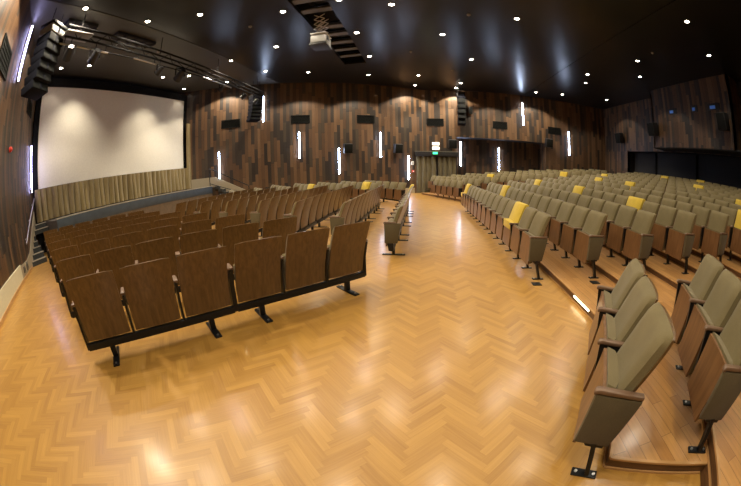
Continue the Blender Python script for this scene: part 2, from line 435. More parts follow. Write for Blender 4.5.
curtain('stage_curtain', (-11.2, 12.2), (-11.2, 12.62), 1.07, 4.4, M['goldcurt'], 'narrow gold curtain leg hanging beside the far edge of the screen', pleat=.2, amp=.05)
curtain('door_curtain', (-.36, YF-.22), (.78, YF-.14), .02, 2.1, M['curt'], 'olive curtain over the doorway, on the side of the flat seating', pleat=.29, amp=.11, group='doorway curtains')
curtain('door_curtain', (.88, YF-.14), (1.93, YF-.14), .02, 2.1, M['curt'], 'olive curtain over the doorway, on the side of the raked seating', pleat=.27, amp=.1, group='doorway curtains')
mb = MB(); mb.bb(-.42, 2.04, YF-.34, YF-.0, 2.13, 2.4, M['dark'], .01); mb.bb(-.44, 2.06, YF-.36, YF, 2.38, 2.42, M['zinc'])
tag(mb.build('curtain_pelmet'), 'dark pelmet box above the doorway curtains', 'pelmet')
mb = MB(); mb.bb(-.40, 1.98, YF-.06, YF-.01, 0, 2.13, M['blackwall']); struct(mb.build('door_1'))
t = empty('exit_sign', (.72, YF-.4, 2.3), 0, 'small green lit exit sign on the doorway pelmet', 'sign')
mb = MB(); mb.box((0, .02, 0), (.30, .04, .15), M['dark'], .005); mb.build('housing', t)
mb = MB(); mb.box((0, -.005, 0), (.27, .012, .12), M['green'], .003); mb.build('lit_face', t)
for z, w in ((2.86, 'upper'), (2.60, 'lower')):
    t = empty('emergency_lamp', (.77, YF-.06, z), 0, f'{w} of two small lit lamp panels above the doorway', 'lamp', 'lamp panels above the doorway')
    mb = MB(); mb.box((0, .03, 0), (.44, .06, .2), M['white'], .01); mb.build('housing', t)
    mb = MB(); mb.box((0, -.005, 0), (.38, .012, .15), M['lampw'], .003); mb.build('lit_face', t)

def stairs(name, fn, sgn, x_top, x_bot, n, h, width, wide, label):
    """steps climbing along a side wall towards the stage; each tread a part"""
    root = empty(name, (x_bot, fn(x_bot)+sgn*.4, 0), 0, label, 'stairs')
    dx = (x_bot-x_top)/n
    for i in range(n):
        xa, xb = x_bot-dx*i, x_bot-dx*(i+1)-.0
        z = h*(i+1)/n; w = wide if i >= n-2 else width
        y0, y1 = fn(xb)+sgn*.03, fn(x_bot if w == width else -10.)+sgn*w
        if sgn < 0: y0, y1 = fn(xb)-.03, fn(x_bot)-w
        mb = MB(); ya = fn(xa)+sgn*.03
        mb.prism([(xa, ya), (xa, y1), (x_top if i == n-1 else xb-.02, y1), (x_top if i == n-1 else xb-.02, fn(xb)+sgn*.03)], 'z', 0 if i == 0 else z-h/n*1.0, z, M['carpet'])
        o = loc(mb, 'step', root)
        mb = MB(); mb.bb(xa-.045, xa+.006, min(ya, y1)+.01, max(ya, y1), z-.018, z+.006, M['edge']); p = mb.build('nosing', o)
    return root
stairs('stage_steps', nearwall, 1, -11.45, -9.75, 7, 1.03, .62, 1.2, 'dark stage stairs with pale edged treads along the near wall')
stairs('stage_steps', farwall, -1, -10.02, -8.3, 7, 1.03, 1.0, 1.0, 'dark stage stairs beside the far wall under a sloping handrail')
def handrail(fn, sgn, a, b, za, zb, m, label, mid=True, off=.1):
    root = empty('handrail', ((a+b)/2, fn((a+b)/2)+sgn*off, (za+zb)/2), 0, label, 'handrail')
    P = lambda x, z: (x, fn(x)+sgn*off, z)
    mb = MB(); mb.tube(P(a, za), P(b, zb), .024, m); loc(mb, 'rail', root)
    if mid:
        mb = MB(); mb.tube(P(a, za-.75), P(b, zb-.45), .018, m); loc(mb, 'lower_rail', root)
        for x, zt, zl in ((a, za, za-.95), (b, zb, max(0, zb-.9))): mb = MB(); mb.tube(P(x, zl), P(x, zt), .022, m); loc(mb, 'post', root)
    else:
        for f in (.12, .5, .88):
            x = a+(b-a)*f; z = za+(zb-za)*f; mb = MB(); mb.tube(P(x, z), (x, fn(x), z-.05), .012, m); loc(mb, 'bracket', root)
handrail(nearwall, 1, -11.3, -9.2, 1.85, .72, M['steel'], 'thin steel handrail climbing the near wall beside the stage stairs', False)
handrail(farwall, -1, -10.0, -8.25, 1.95, .92, M['black'], 'black two rail handrail sloping down the far stage stairs', True, .5)

# ------------------------------------------------------------------ raked tiers
PT, RISE, NT = .86, .10, 12
WA = R(29); WN = Vector((-math.sin(WA), -math.cos(WA))); WFv = Vector((-math.sin(WA), math.cos(WA)))
def tier_x(k): return 1.97+PT*(k-1)
def tier(k):
    x = tier_x(k); z = RISE*k; yn = 2.31-.215*(k-1); yf = 13.6+.215*(k-1)
    if k == 1: ln = 1.62
    else: ln = min(5.5, (yn-YN)/WN.y*-1)
    p = Vector((x, yn))+WN*ln
    lf = min(4.2 if k == 1 else 9., (YF+.5-yf)/WFv.y); q = Vector((x, yf))+WFv*lf
    if k == 1: back = Vector((p.x+.84*math.cos(WA), p.y-.84*math.sin(WA)))
    else: back = Vector((13.2, min(p.y, YN)))
    poly = [(p.x, p.y), (x, yn), (x, yf), (q.x, q.y)]
    fq = Vector((q.x+.84*math.cos(WA), q.y+.84*math.sin(WA))) if k == 1 else Vector((q.x, YF+.05))
    poly += [(fq.x, min(fq.y, YF+.05)), (13.2, YF+.05), (13.2, back.y if k > 1 else YN)]
    if k == 1: poly += [(3.2, YN), (3.0, 0.), (back.x, back.y)]
    else: poly += [(p.x, back.y)] if back.y < p.y-.01 else []
    mb = MB(); n = len(poly)
    lo = [(a, b, 0) for a, b in poly]; hi = [(a, b, z) for a, b in poly]
    mb.add(lo+hi, [[i, (i+1) % n, n+(i+1) % n, n+i] for i in range(n)]+[list(range(n))[::-1]], M['riser'])
    mb.add(hi, [list(range(n))], M['boards'])
    o = struct(mb.build('tier_floor' if k == 1 else f'tier_floor.{k-1:03d}'))
    # oak nosing along the front edge and a strip along the foot of the riser
    mb = MB()
    fr = poly[:4] if k > 1 else [(back.x, back.y)]+poly[:4]
    for i in range(len(fr)-1):
        a, b = fr[i], fr[i+1]
        mb.bar((*a, z-.006), (*b, z-.006), .024, .016, M['nosing'])
        mb.bar((*a, z-RISE+.008), (*b, z-RISE+.008), .024, .016, M['nosing'])
    struct(mb.build(f'trim_{k}'))
for k in range(1, NT+1): tier(k)
for y0, lab in ((2.9, 'lit step light on the first riser beside the near seat block'), (12.55, 'lit step light on the first riser near the far wing')):
    t = empty('step_light', (1.965, y0+.22, .075), 0, lab, 'step light', 'step lights')
    mb = MB(); mb.box((0, 0, 0), (.02, .46, .034), M['black'], .003); mb.build('housing', t)
    mb = MB(); mb.box((-.012, 0, 0), (.012, .44, .022), M['step'], .003); mb.build('lens', t)

# ------------------------------------------------------------------ seats
def prof(z):   # rear face of the backrest shell, y as a function of height (facing +Y)
    P = [(.20, -.10), (.42, -.128), (.60, -.178), (.76, -.238), (.88, -.285), (.925, -.30)]
    for (a, ya), (b, yb) in zip(P, P[1:]):
        if z <= b: t = (z-a)/(b-a); return ya+(yb-ya)*t
    return P[-1][1]
def sm(z): return sum(prof(z+d) for d in (-.06, -.03, 0, .03, .06))/5 if z < .86 else prof(z)
def shell_mb(mb, w, z0, z1, m, nx=6, nz=8):
    t = .016; vs = []
    for s_ in (0, 1):
        for i in range(nx+1):
            u = -1+2*i/nx
            for k in range(nz+1):
                v = k/nz; ww = w/2*(1-.015*max(0, (v-.9)/.1)**2)
                z = z0+(z1-z0)*v - .012*abs(u)**6*(v > .95)
                vs.append((u*ww, sm(z)+.016*u*u+t*s_, z))
    q = (nx+1)*(nz+1); fs = []
    for s_ in (0, 1):
        for i in range(nx):
            for k in range(nz):
                a = s_*q+i*(nz+1)+k; f = [a, a+1, a+nz+2, a+nz+1]; fs.append(f if not s_ else f[::-1])
    for i in range(nx):
        for k in (0, nz): a = i*(nz+1)+k; fs.append([a, a+nz+1, a+nz+1+q, a+q])
    for k in range(nz):
        for i in (0, nx): a = i*(nz+1)+k; fs.append([a, a+1, a+1+q, a+q])
    mb.add(vs, fs, m)
def pad_mb(mb, w, z0, z1, th, base, m, nx=8, nz=8, curve=.016, dirn=1, lean=0.):
    """rounded cushion: flat side on base(z), bulging by th along +y (dirn=1) or -y"""
    vs = []; 
    def e(u): return (max(0., 1-abs(u)**8))**.42
    for s_ in (0, 1):
        for i in range(nx+1):
            u = math.sin((-1+2*i/nx)*PI/2)
            for k in range(nz+1):
                v = math.sin((-1+2*k/nz)*PI/2); z = (z0+z1)/2+v*(z1-z0)/2
                ww = w/2*(1-.02*max(0, (abs(v)-.8)/.2)**2)
                f = e(u)*e(v) if s_ else 0.
                if not s_ and (i in (0, nx) or k in (0, nz)): f = 0
                vs.append((u*ww, base(z)+curve*u*u+dirn*(th*f), z))
    q = (nx+1)*(nz+1); fs = []
    idx = lambda s_, i, k: (q if s_ and 0 < i < nx and 0 < k < nz else 0)+i*(nz+1)+k
    for s_ in (0, 1):
        for i in range(nx):
            for k in range(nz):
                f = [idx(s_, i, k), idx(s_, i+1, k), idx(s_, i+1, k+1), idx(s_, i, k+1)]
                fs.append(f if (s_ == 1) == (dirn > 0) else f[::-1])
    B = MB(); B.add(vs, fs, m); loose = [v for v in B.bm.verts if not v.link_faces]
    bmesh.ops.delete(B.bm, geom=loose, context='VERTS'); B.bm.verts.index_update()
    mb.add([v.co.copy() for v in B.bm.verts], [[v.index for v in f.verts] for f in B.bm.faces], m); B.bm.free()
def pan_y(z): return .010+(.60-z)*.05          # front face of the tipped-up pan
def pan_mb(mb, w): mb.add([(sx*(w/2), pan_y(z)-dy, z) for sx in (-1, 1) for z in (.20, .60) for dy in (0, .02)],
                          [[0, 2, 6, 4], [1, 5, 7, 3], [0, 1, 3, 2], [4, 6, 7, 5], [2, 3, 7, 6], [0, 4, 5, 1]], M['pan'])
def arm_mb(mb, x, back=-.23):
    mb.prism([(back, .604), (.03, .604), (.052, .594), (.06, .606), (.05, .624), (.03, .629), (back, .625)], 'x', x-.021, x+.021, M['arm'], .005)
def frame_mb(mb, x, floor_leg):
    mb.prism([(-.17, .60), (.04, .60), (.035, .56), (.0, .30), (-.04, .25), (-.15, .25)] if floor_leg else [(-.15, .60), (.04, .60), (.035, .56), (.0, .30), (-.03, .14), (-.11, .14), (-.105, .4)], 'x', x-.012, x+.012, M['black'])
def leg_mb(mb, x):
    mb.bar((x, -.085, .28), (x, -.165, .012), .03, .05, M['black'])
def plate_mb(mb, x):
    mb.box((x, -.147, .006), (.06, .175, .012), M['black'], .003)
    for y in (-.21, -.085): mb.tube((x, y, .012), (x, y, .019), .011, M['steel'], 8)
def endpanel_mb(mb, x):
    mb.prism([(-.235, .60), (.045, .60), (.04, .27), (-.175, .27)], 'x', x-.022, x+.022, M['panel'], .012)
def mk(fn, name):
    mb = MB(); fn(mb); return mb.mesh(name)
MESH = {}
def seat_meshes(w):
    if w in MESH: return MESH[w]
    g = w-(.062 if w < .53 else .084); zt = .925 if w < .53 else .885
    D = dict(
        backrest=mk(lambda b: shell_mb(b, g+.02, .22, zt, M['shell']), 'backrest'),
        back_cushion=mk(lambda b: pad_mb(b, g+.012, .36, zt-.003, .075, lambda z: sm(z)+.017, M['olive'], 10, 10), 'back_cushion'),
        seat_pan=mk(lambda b: pan_mb(b, g-.03), 'seat_pan'),
        seat_cushion=mk(lambda b: pad_mb(b, g-.022, .205, .618, .10, lambda z: pan_y(z)-.021, M['olive'], 8, 8, 0., -1), 'seat_cushion'),
        )
    for nm, x in (('lo', -w/2), ('hi', w/2)):
        D['armrest_'+nm] = mk(lambda b: arm_mb(b, x), 'armrest')
        D['armrest_short_'+nm] = mk(lambda b: arm_mb(b, x, -.145), 'armrest')
        D['side_frame_'+nm] = mk(lambda b: frame_mb(b, x, w < .53), 'side_frame')
        D['leg_'+nm] = mk(lambda b: leg_mb(b, x), 'leg')
        D['foot_plate_'+nm] = mk(lambda b: plate_mb(b, x), 'foot_plate')
        D['end_panel_'+nm] = mk(lambda b: endpanel_mb(b, x+(-.0 if nm == 'lo' else .0)), 'end_panel')
    def far(b, legs):
        shell_mb(b, g+.02, .22, zt, M['shell'], 3, 4); pad_mb(b, g+.012, .36, zt-.003, .075, lambda z: sm(z)+.017, M['olive'], 4, 4)
        pan_mb(b, g-.03); pad_mb(b, g-.035, .205, .613, .085, lambda z: pan_y(z)-.021, M['olive'], 4, 4, 0., -1)
        arm_mb(b, -w/2, -.23 if legs else -.145); frame_mb(b, -w/2, legs)
        if legs: leg_mb(b, -w/2); b.box((-w/2, -.147, .006), (.06, .175, .012), M['black'])
    D['far_legs'] = mk(lambda b: far(b, True), 'theater_seat'); D['far'] = mk(lambda b: far(b, False), 'theater_seat')
    MESH[w] = D; return D
# rows: list of (section, row index, seat width, first seat position (end at low x side), direction along row, z, n seats)
SEATS = []   # dict(pos, rz, w, z, label, group, end_lo, end_hi, legs)
def row(p_lo, d, n, w, z, legs, label_fn, group, ends=(False, False), keep=lambda x, y: True, sec='', ri=0):
    """p_lo: arm line at the low (local -x) end; d: unit direction of local +x; seats face d rotated +90 degrees"""
    d = Vector(d).normalized(); rz = math.atan2(d.y, d.x)
    for i in range(n):
        p = Vector(p_lo)+d*(w*(i+.5))
        if not keep(p.x, p.y): continue
        SEATS.append(dict(p=p, rz=rz, w=w, z=z, label=label_fn(i), group=group, lo=i == 0, hi=i == n-1, plo=ends[0] and i == 0, phi=ends[1] and i == n-1, legs=legs, sec=sec, ri=ri, i=i, n=n))
def unit(a): return (math.sin(a), math.cos(a))          # azimuth from +Y towards +X
# local +x for a seat facing -X is +Y
# flat block, near wing: two modules of three seats per row
BEAMS = []
OFFT = .305    # arm line lies this far in front of the top of the back
def flat_wing(k, mirror):
    tl = Vector((-2.745-1.07*k, 1.0+.33*k)); a1, a2 = R(37.6), R(40.8)
    w = .572; f0 = Vector((-math.cos(R(39)), math.sin(R(39))))
    p = tl+f0*OFFT
    for mod, a in ((0, a1), (1, a2)):
        if mirror and k > 4 and mod == 0: p = p+Vector(unit(a))*(w*3+.03); continue
        d = Vector(unit(a)); q = p+d*(w*3+.03)
        if not mirror:
            row(p, d, 3, w, 0, False, lambda i, m=mod: f'wooden-backed cinema seat, {ORD[m*3+i+1]} from the near wall, {ORD[k+1]} row from the aisle, near wing', 'seats of the flat block, near wing', sec='FN', ri=k)
            BEAMS.append((p, d, 3, w, f'black bench rail under {"inner" if mod else "wall-side"} three seats, {ORD[k+1]} row from the aisle, near wing'))
        else:
            # mirrored across the hall axis; local +x must run the other way
            P = lambda v: Vector((v.x, 2*YC-v.y+.35))
            e = P(p+d*(w*3)); dd = Vector((-d.x, d.y))
            row(e, dd, 3, w, 0, False, lambda i, m=mod: f'olive cinema seat with wooden pan, {ORD[6-(m*3+2-i)]} from the far wall, {ORD[k+1]} row from the aisle, far wing' if False else
                f'olive cinema seat, {ORD[(1-m)*3+i+1]} from the centre, {ORD[k+1]} row from the aisle, far flat wing', 'seats of the flat block, far wing', sec=f'FF{mod}', ri=k)
            BEAMS.append((e, dd, 3, w, f'black bench rail under {"inner" if mod else "wall-side"} three seats, {ORD[k+1]} row from the aisle, far wing'))
        p = q
for k in range(7): flat_wing(k, False); flat_wing(k, True)
CN = [11, 11, 10, 10, 9, 9, 9]; CY = [5.05, 5.6, 5.85, 6.3, 6.5, 6.7, 6.75]; w = .535
for k in range(7):
    X = -.275-1.075*k-OFFT
    row((X, CY[k]), (0, 1), CN[k], w, 0, False, lambda i: f'wooden-backed cinema seat, {ORD[i+1]} from the near end, {ORD[k+1]} row from the aisle, flat middle section', 'seats of the flat block, middle section', ends=(True, False), sec='FC', ri=k)
    for j in range(0, CN[k], 3):
        n = min(3, CN[k]-j)
        BEAMS.append((Vector((X, CY[k]+w*j)), Vector((0, 1)), n, w, f'black bench rail, {ORD[j//3+1]} from the near end, {ORD[k+1]} row from the aisle, flat middle section'))
# raked block
vis = lambda x, y: math.degrees(math.atan2(x, y)) < 66
for k in range(13):
    z = RISE*k
    row((1.58+PT*k, 4.17-.26*k), (-.023, 1), 14+k, .52, z, True, lambda i: f'olive seat with wooden tip-up pan, {ORD[i+1]} from the near end, {ORD[k+1]} row, raked middle section', 'seats of the raked block, middle section', ends=(True, True), keep=vis, sec='RC', ri=k)
for k in range(2):
    a = R(29 if k == 0 else 30.7); d = Vector(unit(a))
    e = Vector((.90, .96)) if k == 0 else Vector((1.76, .71))
    row(e, d, 3,   .49 if k == 0 else .515, RISE*k, True, lambda i: f'olive upholstered seat at the closest block, {ORD[i+1]} from its near end, {"front" if k == 0 else "second"} row', 'seats of the raked block, closest wing', ends=(True, False), sec='RN', ri=k)
for k in range(12):
    a = R(-29); d = Vector(unit(a)); p = Vector((1.62+PT*k, 13.95+.24*k))
    n = 5 if k == 0 else max(3, int((YF-.15-p.y)/d.y/.5))
    row(p, d, n, .5, RISE*k, True, lambda i: f'olive seat in the raked far wing, {ORD[i+1]} from the middle section, {ORD[k+1]} row up', 'seats of the raked block, far wing', ends=(True, False), sec='RF', ri=k)
cam_xy = Vector((0, 0))
for s in SEATS:
    dist = (s['p']-cam_xy).length
    hid = 1.0
    if s['sec'] in ('RC', 'RF') and s['ri'] > 0: hid = 1.25
    if s['sec'][:2] == 'FF': hid = .75
    s['rank'] = dist*hid; s['dist'] = dist
SEATS.sort(key=lambda s: s['rank'])
NEAR = 9.0
PARTS = ('backrest', 'seat_pan')
REST = []
for idx, s in enumerate(SEATS):
    D = seat_meshes(s['w'])
    if idx >= 300: REST.append(s); continue
    p = (s['p'].x, s['p'].y, s['z'])
    if s['dist'] > NEAR:
        o = bpy.data.objects.new('theater_seat', D['far_legs' if s['legs'] else 'far']); COL.objects.link(o)
        o.location = p; o.rotation_euler.z = s['rz']; tag(o, s['label'], 'seat', s['group'])
        if s['plo'] and s['dist'] < 14: part('end_panel', D['end_panel_lo'], o)
        continue
    o = empty('theater_seat', p, s['rz'], s['label'], 'seat', s['group'])
    b = part('backrest', D['backrest'], o); part('back_cushion', D['back_cushion'], b)
    q = part('seat_pan', D['seat_pan'], o); part('seat_cushion', D['seat_cushion'], q)
    for e in (['lo'] + (['hi'] if s['hi'] else [])):
        part('armrest', D['armrest_'+('' if s['legs'] else 'short_')+e], o)
        if (e == 'lo' and s['plo']) or (e == 'hi' and s['phi']): part('end_panel', D['end_panel_'+e], o)
        part('side_frame', D['side_frame_'+e], o)
        if s['legs']:
            l = part('leg', D['leg_'+e], o); part('foot_plate', D['foot_plate_'+e], l)
if REST:
    bm = bmesh.new(); mats = None
    for s in REST:
        me = seat_meshes(s['w'])['far_legs' if s['legs'] else 'far'].copy()
        me.transform(Matrix.Translation((s['p'].x, s['p'].y, s['z'])) @ Matrix.Rotation(s['rz'], 4, 'Z')); mats = mats or list(me.materials)
        bm.from_mesh(me); bpy.data.meshes.remove(me)
    me = bpy.data.meshes.new('theater_seats'); bm.to_mesh(me); bm.free()
    for m in mats: me.materials.append(m)
    me.set_sharp_from_angle(angle=R(38))
    o = bpy.data.objects.new('theater_seat_mass', me); COL.objects.link(o)
    tag(o, 'distant olive seats filling the topmost raked rows and the upper far wing', 'seats', None, 'stuff')
# beams with T feet for the flat block
BM = {}
for (p, d, n, w, lab) in BEAMS:
    key = (n, round(w, 3))
    if key not in BM:
        L = n*w
        mb = MB(); mb.box((L/2, -.085, .165), (L-.01, .055, .075), M['black'], .006); beam = mb.mesh('beam')
        feet = []
        for fx in ((.33*w*1.5, L-.33*w*1.5) if n > 1 else (L/2,)):
            mb = MB(); mb.box((fx, -.085, .07), (.06, .05, .13), M['black'], .004); mb.box((fx, -.09, .008), (.075, .40, .016), M['black'], .004)
            for y in (-.25, .07): mb.tube((fx, y, .016), (fx, y, .024), .012, M['steel'], 8)
            feet.append(mb.mesh('foot'))
        BM[key] = (beam, feet)
    o = empty('bench_rail', (p.x, p.y, 0), math.atan2(d.y, d.x), lab, 'bench rail', 'steel beams carrying the flat block seats')
    part('rail', BM[key][0], o)
    for f in BM[key][1]: part('foot', f, o)

# yellow covers
mb = MB()
def cover_mb(w, flap):
    mb = MB(); g = w-.062; zt = .925 if w < .53 else .885
    zs = [.48, .58, .67, .76, zt-.05, zt+.005]
    ring = []
    for z in zs:
        yb = sm(min(z, zt))-.012; yf = sm(min(z, zt))+.017+.075*(1 if z < zt-.02 else .85)+.030
        h = g/2+.022
        ring.append([(-h, yb+.01, z), (h, yb+.01, z), (h, yf-.03, z), (h*.8, yf, z), (-h*.8, yf, z), (-h, yf-.03, z)])
    vs = [v for r in ring for v in r]; n = 6
    fs = [[i*n+j, i*n+(j+1) % n, (i+1)*n+(j+1) % n, (i+1)*n+j] for i in range(len(zs)-1) for j in range(n)]
    top = [(x*.97, y+(.02 if y < -.25 else -.02), zt+.022) for x, y, z in ring[-1]]
    k = len(vs); vs += top; fs += [[k-n+j, k-n+(j+1) % n, k+(j+1) % n, k+j] for j in range(n)]; fs.append([k+j for j in range(n)])
    mb.add(vs, fs, M['yellow'])
    if flap:
        mb.bb(-g/2+.01, g/2-.01, -.115, .03, .612, .628, M['yellow'], .006); mb.bb(-g/2+.01, g/2-.01, .014, .03, .5, .62, M['yellow'], .006)
    return mb.mesh('seat_cover')
COVERS = {}
COVER_LIST = []   # filled below: (section, row, seat index, flap)
COVER_LIST = [('RC', 0, 13, True), ('RC', 1, 10, False), ('RC', 0, 2, True), ('RF', 3, 3, False), ('RC', 3, 14, False), ('RF', 7, 0, False), ('RC', 3, 8, False), ('RC', 3, 3, False), ('RC', 6, 15, False),
              ('RC', 6, 11, False), ('RC', 11, 18, False), ('RC', 8, 20, False), ('RC', 9, 10, False), ('RC', 12, 15, False), ('RC', 7, 3, False), ('RC', 5, 0, False), ('FF1', 1, 1, False), ('FF1', 3, 1, False), ('FC', 0, 10, False)]
byid = {(s['sec'], s['ri'], s['i']): s for s in SEATS}
for (sec, ri, i, flap) in COVER_LIST:
    s = byid.get((sec, ri, i))
    if not s: continue
    key = (s['w'], flap)
    if key not in COVERS: COVERS[key] = cover_mb(*key)
    o = bpy.data.objects.new('seat_cover', COVERS[key]); COL.objects.link(o)
    o.location = (s['p'].x, s['p'].y, s['z']); o.rotation_euler.z = s['rz']
    place = {'RC': 'raked middle section', 'RF': 'raked far wing', 'FF0': 'wall side of the far flat wing', 'FF1': 'far flat wing', 'FC': 'flat middle section'}[sec]
    tag(o, f'yellow cover over the back of seat, {ORD[i+1]} from end, {ORD[ri+1]} row, {place}', 'seat cover', 'yellow seat covers')

# floor boxes
for (x, y, lab) in ((1.66, 4.15, 'small black floor plate beside the foot of the first raked row'), ):
    mb = MB(); mb.box((0, 0, .004), (.14, .12, .008), M['black'], .002); o = mb.build('floor_plate', None, (x-.02, y-.18, 0)); tag(o, lab, 'floor plate')
mb = MB(); mb.box((0, 0, .004), (.14, .12, .008), M['black'], .002); o = mb.build('floor_plate', None, (2.5, 3.72, RISE)); tag(o, 'small black floor plate beside the foot of the second raked row', 'floor plate')

# ------------------------------------------------------------------ things on the walls
def wall_frame(fn, sgn, x):
    """rotation so that local +y points from the wall into the room, local x runs along it"""
    if x < 0: d = Vector((1, SL if fn is farwall else -SL)).normalized()
    else: d = Vector((1, 0))
    return math.atan2(d.y, d.x)
def on_wall(fn, x, z, off=0.):
    rz = wall_frame(fn, 0, x); sgn = -1 if fn is farwall else 1
    n = Vector((-math.sin(rz), math.cos(rz)))*sgn
    return (x+n.x*off, fn(x)+n.y*off, z), rz + (PI if fn is farwall else 0)
def led(x, z0, z1, fn, label, m='led', deep=0.):
    p, rz = on_wall(fn, x, (z0+z1)/2); p = (p[0], p[1]+deep, p[2])
    t = empty('wall_light', p, rz, label, 'wall light', 'vertical LED wall lights')
    mb = MB(); mb.box((0, .02, 0), (.11, .04, z1-z0+.04), M['dark'], .004); mb.build('housing', t)
    mb = MB(); mb.box((0, .055, 0), (.058, .035, z1-z0), M[m]); mb.build('diffuser', t)
led(-9.79, 1.4, 2.75, farwall, 'vertical light tube on the far wall closest to the screen')
led(-6.13, 2.09, 3.47, farwall, 'vertical light tube on the far wall, second from the screen')
led(-4.31, 1.19, 2.54, farwall, 'low vertical light tube on the far wall beside the square loudspeaker')
led(-2.27, 2.03, 3.41, farwall, 'high vertical light tube on the far wall between two square loudspeakers')
led(-.81, .78, 2.12, farwall, 'low vertical light tube just before the curtained doorway')
led(2.34, 1.62, 3.1, farwall, 'vertical light tube right behind the curtained doorway', deep=1.1)
led(4.78, 1.34, 2.85, farwall, 'vertical light tube in the middle of the dark wall recess', deep=1.1)
led(6.11, 4.28, 5.65, farwall, 'highest vertical light tube, close to the ceiling above the recess')
led(9.27, 2.73, 4.19, farwall, 'vertical light tube on the far wall closest to the back corner')
led(-7.75, 4.1, 5.5, farwall, 'vertical light tube behind the far hanging loudspeaker')
led(-8.12, 4.6, 6.07, nearwall, 'violet tinted light tube high on the near wall', 'ledcool')
led(-11.12, 2.06, 3.54, nearwall, 'violet tinted light tube low on the near wall by the screen', 'ledcool')
def vent(x, z, fn, label, w=.98, h=.44):
    p, rz = on_wall(fn, x, z); t = empty('wall_vent', p, rz, label, 'vent', 'black wall vents')
    mb = MB()
    for a, b, c, d in ((0, h/2-.02, w, .04), (0, -h/2+.02, w, .04), (-w/2+.02, 0, .04, h), (w/2-.02, 0, .04, h)): mb.box((a, .02, b), (c, .04, d), M['vent'], .004)
    mb.build('frame', t)
    mb = MB(); mb.box((0, .006, 0), (w-.06, .012, h-.06), M['vent'])
    for i in range(6): mb.box((0, .02, -h/2+.07+i*(h-.14)/5), (w-.08, .03, .012), M['vent'])
    mb.build('grille', t)
VN = ['closest to the screen', 'second from the screen', 'third from the screen', 'above the curtained doorway', 'above the dark recess', 'closest to the back corner']
for x, lab in zip((-9.24, -6.06, -2.98, .77, 4.63, 8.24), VN): vent(x, 4.14, farwall, f'black louvred vent high on the far wall, {lab}', .98 if x < 2 else .9)
vent(-10.4, 4.59, nearwall, 'black louvred vent on the near wall beside the screen', .9, .46)
vent(-6.6, 4.5, nearwall, 'black louvred vent on the near wall below the violet light tube', 1., .6)
def box_speaker(p, rz, label, s=(.45, .32, .5)):
    t = empty('wall_speaker', p, rz, label, 'loudspeaker', 'black wall loudspeakers')
    mb = MB(); mb.box((0, .05, 0), (.08, .1, .2), M['dark']); mb.build('bracket', t)
    T = Matrix.Translation((0, .1+s[1]/2, 0)) @ Matrix.Rotation(R(-10), 4, 'X')
    mb = MB(); mb.box((0, 0, 0), s, M['dark'], .015, T); c = mb.build('cabinet', t)
    T2 = Matrix.Translation((0, .1+s[1]/2, 0)) @ Matrix.Rotation(R(-10), 4, 'X') @ Matrix.Translation((0, s[1]/2+.004, 0))
    mb = MB(); mb.box((0, 0, 0), (s[0]-.04, .012, s[2]-.04), M['vent'], .004, T2); mb.build('grille', c)
for x, z, lab in ((-3.93, 2.52, 'on the far wall beside the low light tube'), (-1.45, 2.52, 'on the far wall just before the doorway'), (1.73, 2.86, 'on the far wall just above the curtained doorway'), (7.72, 3.32, 'on the far wall near the back corner')):
    p, rz = on_wall(farwall, x, z); box_speaker(p, rz, 'black square loudspeaker '+lab)
p, rz = on_wall(farwall, 2.85, 4.9); box_speaker(p, rz, 'small black loudspeaker beside the hanging speaker column on far wall', (.2, .16, .42))
for y, z, x, lab in ((16.2, 4.05, XB, 'on the back wall beside the projection booth'), (11.75, 4.15, 11.3, 'at the edge of the projection booth'), (6.9, 4.3, 11.3, 'at the near corner of the projection booth')):
    box_speaker((x, y, z), PI/2, 'black loudspeaker '+lab, (.5, .36, .62))
for y, w, lab in ((10.35, .62, 'brightest projection window in the booth, glowing blue'), (8.78, .4, 'middle projection window in the booth, faintly blue'), (7.5, .75, 'projection window at the near end of the booth')):
    t = empty('projection_window', (11.3, y, 4.95), PI/2, lab, 'window', 'projection booth windows')
    mb = MB(); mb.box((0, .015, 0), (w, .03, .26), M['dark'], .004); mb.build('frame', t)
    mb = MB(); mb.box((.12*w, .026, -.02), (w*.45, .016, .13), M['blue'], .003); mb.build('pane', t)
mb = MB(); mb.tube((0, 0, 0), (0, .07, 0), .065, M['red'], 16); mb.tube((0, .07, 0), (0, .10, 0), .05, M['red'], 16, .03)
p, rz = on_wall(nearwall, -8.23, 3.0); o = mb.build('fire_alarm', None, p, rz); tag(o, 'small red round fire alarm on the near wall', 'alarm')
for x, lab, hh in ((-8.95, 'grey socket box on the skirting beside the stage stairs', .2), (-8.55, 'flat grey socket box on the near wall skirting', .14)):
    p, rz = on_wall(nearwall, x, .22, .03); mb = MB(); mb.box((0, .02, 0), (.14, .04, hh), M['zinc'], .006); mb.box((0, .043, 0), (.07, .008, hh*.5), M['dark']); tag(mb.build('wall_socket', None, p, rz), lab, 'socket')
p, rz = on_wall(farwall, -.58, 1.72); mb = MB(); mb.box((0, .02, 0), (.16, .03, .2), M['white'], .01); mb.box((0, .038, .0), (.08, .008, .1), M['dull']); tag(mb.build('wall_notice', None, p, rz), 'small white panel on the wall before the doorway', 'panel')
p, rz = on_wall(farwall, -.55, 1.25); mb = MB(); mb.box((0, .03, 0), (.12, .06, .12), M['red'], .01); mb.tube((0, .06, 0), (0, .075, 0), .03, M['white'], 12); tag(mb.build('call_point', None, p, rz), 'small red call point below the white panel by the doorway', 'alarm')

